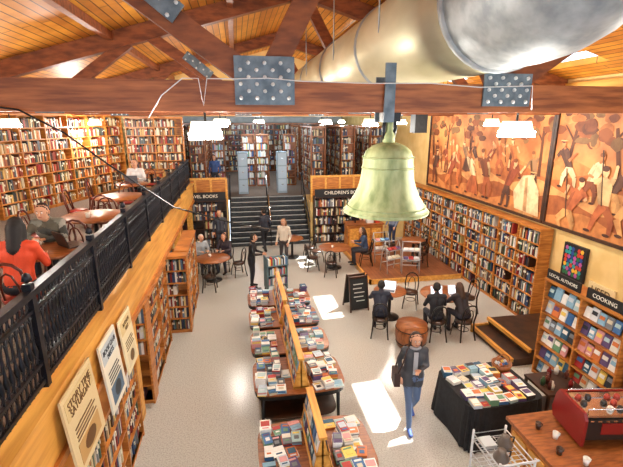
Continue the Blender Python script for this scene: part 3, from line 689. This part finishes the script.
# ---------------------------------------------------------------- people
POSE={
'stand':dict(hip=[(.09,0,.9),(-.09,0,.9)],knee=[(.1,.02,.49),(-.1,.03,.49)],ank=[(.11,0,.09),(-.1,-.02,.09)],sh=[(.17,0,1.39),(-.17,0,1.39)],el=[(.24,-.03,1.12),(-.24,-.03,1.12)],wr=[(.24,.1,.9),(-.22,.12,.9)],nk=(0,0,1.46),hd=(0,.03,1.6)),
'reach':dict(hip=[(.09,0,.9),(-.09,0,.9)],knee=[(.1,.02,.49),(-.1,.03,.49)],ank=[(.11,0,.09),(-.1,-.02,.09)],sh=[(.17,.05,1.38),(-.17,.05,1.38)],el=[(.23,.1,1.12),(-.23,.1,1.12)],wr=[(.12,.34,1.1),(-.12,.34,1.08)],nk=(0,.05,1.45),hd=(0,.1,1.58)),
'walk':dict(hip=[(.085,0,.89),(-.085,0,.89)],knee=[(.08,.17,.52),(-.08,.03,.48)],ank=[(.07,.25,.1),(-.07,-.22,.14)],sh=[(.16,.02,1.38),(-.16,.02,1.38)],el=[(.21,-.12,1.13),(-.21,.04,1.12)],wr=[(.2,.02,.91),(-.06,.22,1.14)],nk=(0,.03,1.45),hd=(0,.06,1.59)),
'sit':dict(hip=[(.09,0,.56),(-.09,0,.56)],knee=[(.13,.42,.53),(-.13,.42,.53)],ank=[(.13,.40,.09),(-.12,.36,.09)],sh=[(.17,.06,1.02),(-.17,.06,1.02)],el=[(.24,.16,.78),(-.24,.16,.78)],wr=[(.13,.38,.82),(-.13,.38,.82)],nk=(0,.08,1.09),hd=(0,.14,1.22)),
'lean':dict(hip=[(.09,0,.56),(-.09,0,.56)],knee=[(.13,.42,.53),(-.13,.42,.53)],ank=[(.13,.40,.09),(-.12,.36,.09)],sh=[(.17,.17,.99),(-.17,.17,.99)],el=[(.26,.3,.82),(-.26,.3,.82)],wr=[(.1,.44,.82),(-.08,.46,.82)],nk=(0,.2,1.06),hd=(0,.28,1.16)),
}
def person(name,loc,rz,pose,top,bot,hair,skin=rgb(216,162,130),shoe=rgb(30,26,26),style='short',sc=1.,coat=False,extra=None):
    J=POSE[pose]; V=Vector
    caps=[]
    def C(p,q,r1,r2,col): caps.append((V(p),V(q),r1,r2,col))
    hp=(V(J['hip'][0])+V(J['hip'][1]))/2; sm=(V(J['sh'][0])+V(J['sh'][1]))/2; nk=V(J['nk']); hd=V(J['hd'])
    C(J['hip'][0],J['hip'][1],.105,.105,bot)
    for s_ in(-1,1):
        C(hp+V((s_*.055,0,.08)),hp.lerp(sm,.5)+V((s_*.055,0,0)),.108,.1,top); C(hp.lerp(sm,.5)+V((s_*.055,0,0)),sm+V((s_*.07,0,-.1)),.1,.118,top)
    C(J['sh'][0],J['sh'][1],.068,.068,top); C(sm,nk,.08,.06,top)
    C(nk-V((0,0,.02)),hd-V((0,.01,.05)),.052,.05,skin)
    C(hd+V((0,.016,-.05)),hd+V((0,.008,.03)),.066,.084,skin)
    C(hd+V((0,-.03,.02)),hd+V((0,-.022,.052)),.094,.086,hair)
    if style=='long':
        C(hd+V((0,-.05,0)),nk+V((0,-.07,-.08)),.098,.075,hair)
        for s_ in(-1,1): C(hd+V((s_*.07,-.03,.02)),nk+V((s_*.085,-.01,-.06)),.04,.033,hair)
    for i in(0,1):
        h,k,a=V(J['hip'][i]),V(J['knee'][i]),V(J['ank'][i]); C(h,k,.088,.062,bot); C(k,k.lerp(a,.35),.06,.058,bot); C(k.lerp(a,.35),a,.058,.042,bot)
        C(a+V((0,-.03,-.045)),a+V((0,.15,-.055)),.042,.034,shoe)
        s,e,w=V(J['sh'][i]),V(J['el'][i]),V(J['wr'][i]); C(s,e,.058,.046,top); C(e,w,.045,.032,top)
        if coat: C(h+V((0,0,.05)),h.lerp(k,.28),.11,.098,top)
    b=MB()
    for p,q,r1,r2,c in caps: b.capsule(p,q,r1,r2,SKIN,c,12,4)
    me=b.mesh('tmp'); o=bpy.data.objects.new('tmp',me); scene.collection.objects.link(o)
    m=o.modifiers.new('r','REMESH'); m.mode='VOXEL'; m.voxel_size=.014
    m2=o.modifiers.new('s','SMOOTH'); m2.iterations=3; m2.factor=.5
    dg=bpy.context.evaluated_depsgraph_get(); dg.update()
    em=bpy.data.meshes.new_from_object(o.evaluated_get(dg))
    nv=len(em.vertices); co=np.empty(nv*3); em.vertices.foreach_get('co',co); co=co.reshape(-1,3)
    faces=[list(p.vertices) for p in em.polygons]
    F=MB(); k=F.mi(SKIN)
    cen=np.array([co[f].mean(axis=0) for f in faces]); best=np.full(len(faces),1e9); idx=np.zeros(len(faces),int)
    for i,(p,q,r1,r2,c) in enumerate(caps):
        p=np.array(p);q=np.array(q);d=q-p;t=np.clip(((cen-p)@d)/max(d@d,1e-9),0,1)
        sd=np.abs(np.linalg.norm(cen-(p+t[:,None]*d),axis=1)-(r1+(r2-r1)*t))
        u=sd<best; best[u]=sd[u]; idx[u]=i
    F.v=[tuple(x) for x in co]; F.f=faces; F.c=[caps[i][4] for i in idx]; F.m=[k]*len(faces); F.sm=[True]*len(faces)
    bpy.data.objects.remove(o); bpy.data.meshes.remove(em)
    for s_ in(-1,1):
        F.capsule(hd+V((s_*.03,.08,.005)),hd+V((s_*.031,.081,.005)),.0105,.01,SKIN,rgb(240,238,235),8,2)
        F.capsule(hd+V((s_*.03,.088,.005)),hd+V((s_*.03,.089,.005)),.005,.005,SKIN,rgb(60,40,30),6,2)
        F.capsule(hd+V((s_*.018,.09,.027)),hd+V((s_*.043,.082,.027)),.0035,.003,SKIN,hair,6,2)
        F.capsule(hd+V((s_*.086,.0,-.02)),hd+V((s_*.088,-.005,.015)),.01,.015,SKIN,skin,8,2)
    F.capsule(hd+V((0,.088,.005)),hd+V((0,.102,-.026)),.008,.013,SKIN,skin,8,2)
    F.capsule(hd+V((-.018,.08,-.056)),hd+V((.018,.08,-.056)),.006,.006,SKIN,rgb(170,90,80),6,2)
    for i in(0,1):
        e,w=V(J['el'][i]),V(J['wr'][i]); d=(w-e).normalized(); side=V((-1 if i==0 else 1,0,0)); side=(side-d*side.dot(d)).normalized(); nrm=d.cross(side)
        if nrm.z>0: nrm=-nrm
        for q in(-1.2,-.4,.4,1.2): F.capsule(w,w+d*.075+side*q*.018,.02,.014,SKIN,skin,8,2)
        for q,l in((-1.5,.05),(-.5,.062),(.5,.066),(1.5,.058)):
            a=w+d*.08+side*q*.0145; m_=a+d*l*.55+nrm*.008; F.capsule(a,m_,.009,.0085,SKIN,skin,6,2); F.capsule(m_,m_+d*l*.35+nrm*.022,.0085,.007,SKIN,skin,6,2)
        a=w+d*.02+side*.025; m_=a+d*.035+side*.03; F.capsule(a,m_,.012,.01,SKIN,skin,6,2); F.capsule(m_,m_+d*.03+nrm*.012,.01,.008,SKIN,skin,6,2)
    if extra: extra(F,J)
    return F.obj(name,loc=loc,rz=rz,sc=sc)
D=math.radians
def bag(F,J):
    V=Vector; c=rgb(60,36,30)
    F.rbox((.27,-.04,.86),(.1,.26,.24),0,SKIN,c); F.tube([(.26,.07,.97),(.2,.12,1.2),(.14,.08,1.42),(.06,-.02,1.47),(.12,-.14,1.38),(.22,-.16,1.15),(.26,-.14,.97)],.012,SKIN,c)
    F.tube([(.0+.075*math.cos(a),.035+.07*math.sin(a),1.455) for a in [k*math.pi/6 for k in range(12)]],.028,SKIN,rgb(150,150,156),8,True)
    F.box(-.035,.035,.125,.14,1.0,1.4,SKIN,rgb(176,176,180))
person('walking_woman',(2.72,5.75,0),D(170),'walk',rgb(66,68,74),rgb(92,112,146),rgb(58,38,28),style='long',coat=True,shoe=rgb(60,90,170),extra=bag)
person('seated_woman',(-2.5,5.0,MZ),D(-2),'sit',rgb(226,74,34),rgb(24,24,30),rgb(22,16,16),style='long'); chair(-2.5,4.98,D(-2),MZ,True)
def camo(F,J):
    rr=random.Random(4)
    cs=[rgb(120,122,112),rgb(58,60,56),rgb(84,80,66),rgb(150,148,138)]
    base=F.c[:]
    seeds=[(Vector((rr.uniform(-.35,.35),rr.uniform(-.2,.5),rr.uniform(.6,1.1))),rr.choice(cs)) for _ in range(60)]
    top=rgb(100,102,94)
    for i,f in enumerate(F.f):
        if F.c[i]==top:
            p=Vector(F.v[f[0]]); F.c[i]=min(seeds,key=lambda s:(s[0]-p).length_squared)[1]
person('seated_man',(-2.7,6.58,MZ),D(178),'lean',rgb(100,102,94),rgb(40,42,50),rgb(44,30,24),extra=camo); chair(-2.7,6.62,D(178),MZ,True)
person('seated_man',(-2.85,12.75,MZ),D(180),'sit',rgb(232,232,232),rgb(50,50,60),rgb(50,34,24)); chair(-2.85,12.8,D(180),MZ,True)
person('seated_man',(3.2,8.75,0),D(-20),'lean',rgb(34,40,58),rgb(34,40,56),rgb(30,22,18)); chair(3.2,8.72,D(-20))
person('seated_man',(4.45,8.38,0),D(-8),'sit',rgb(30,31,38),rgb(34,38,50),rgb(22,18,16)); chair(4.45,8.35,D(-8))
person('seated_woman',(5.1,8.3,0),D(6),'lean',rgb(44,36,40),rgb(40,38,50),rgb(70,46,30),style='long'); chair(5.1,8.27,D(6))
person('standing_man',(.3,12.3,0),D(-100),'reach',rgb(26,26,32),rgb(30,32,42),rgb(34,26,22),coat=True)
person('standing_woman',(1.5,14.1,0),D(150),'stand',rgb(226,214,196),rgb(60,56,60),rgb(120,84,52),style='long')
person('standing_man',(.95,15.9,0),D(20),'walk',rgb(34,38,52),rgb(30,32,40),rgb(30,24,20))
person('seated_man',(-1.35,14.0,0),D(205),'sit',rgb(170,176,182),rgb(60,66,80),rgb(190,186,180)); chair(-1.35,14.03,D(205))
person('seated_woman',(-.5,14.0,0),D(155),'sit',rgb(60,50,60),rgb(50,56,70),rgb(50,34,26),style='long'); chair(-.5,14.03,D(155))
person('standing_man',(-.75,15.9,0),D(170),'stand',rgb(60,64,76),rgb(40,42,52),rgb(130,120,110))
person('seated_woman',(4.25,13.4,.122),D(80),'sit',rgb(50,70,100),rgb(40,40,50),rgb(60,40,28),style='long'); chair(4.28,13.4,D(80),.122)
person('standing_man',(4.8,16.05,.122),D(180),'reach',rgb(60,64,70),rgb(50,60,90),rgb(70,50,36))
person('standing_woman',(5.9,15.2,.122),D(120),'stand',rgb(120,130,150),rgb(50,60,90),rgb(170,130,80),style='long')
person('standing_woman',(-1.05,20.4,PZ),D(180),'stand',rgb(60,90,150),rgb(50,50,60),rgb(40,30,26),style='long')
# ---------------------------------------------------------------- sun, sky, camera
sd=bpy.data.lights.new('sun','SUN'); sd.energy=24; sd.angle=.01; sd.color=(1,.97,.92)
so=bpy.data.objects.new('sun',sd); scene.collection.objects.link(so)
v=Vector((.55,.25,.8)); so.rotation_euler=v.to_track_quat('Z','Y').to_euler(); so.location=(12,8,16)
w=bpy.data.worlds.new('World'); scene.world=w; w.use_nodes=True
bg=w.node_tree.nodes['Background']; bg.inputs[0].default_value=(.76,.87,1,1); bg.inputs[1].default_value=3.0
cd=bpy.data.cameras.new('camera'); cd.lens=420/623*36; cd.sensor_width=36; cd.clip_start=.05
co_=bpy.data.objects.new('camera',cd); scene.collection.objects.link(co_)
co_.location=(0,0,5); co_.rotation_euler=(math.radians(90-15.1),0,math.radians(-9.97))
scene.camera=co_
try:
    scene.view_settings.view_transform='Standard'; scene.view_settings.exposure=.12
except Exception as e: print(e)
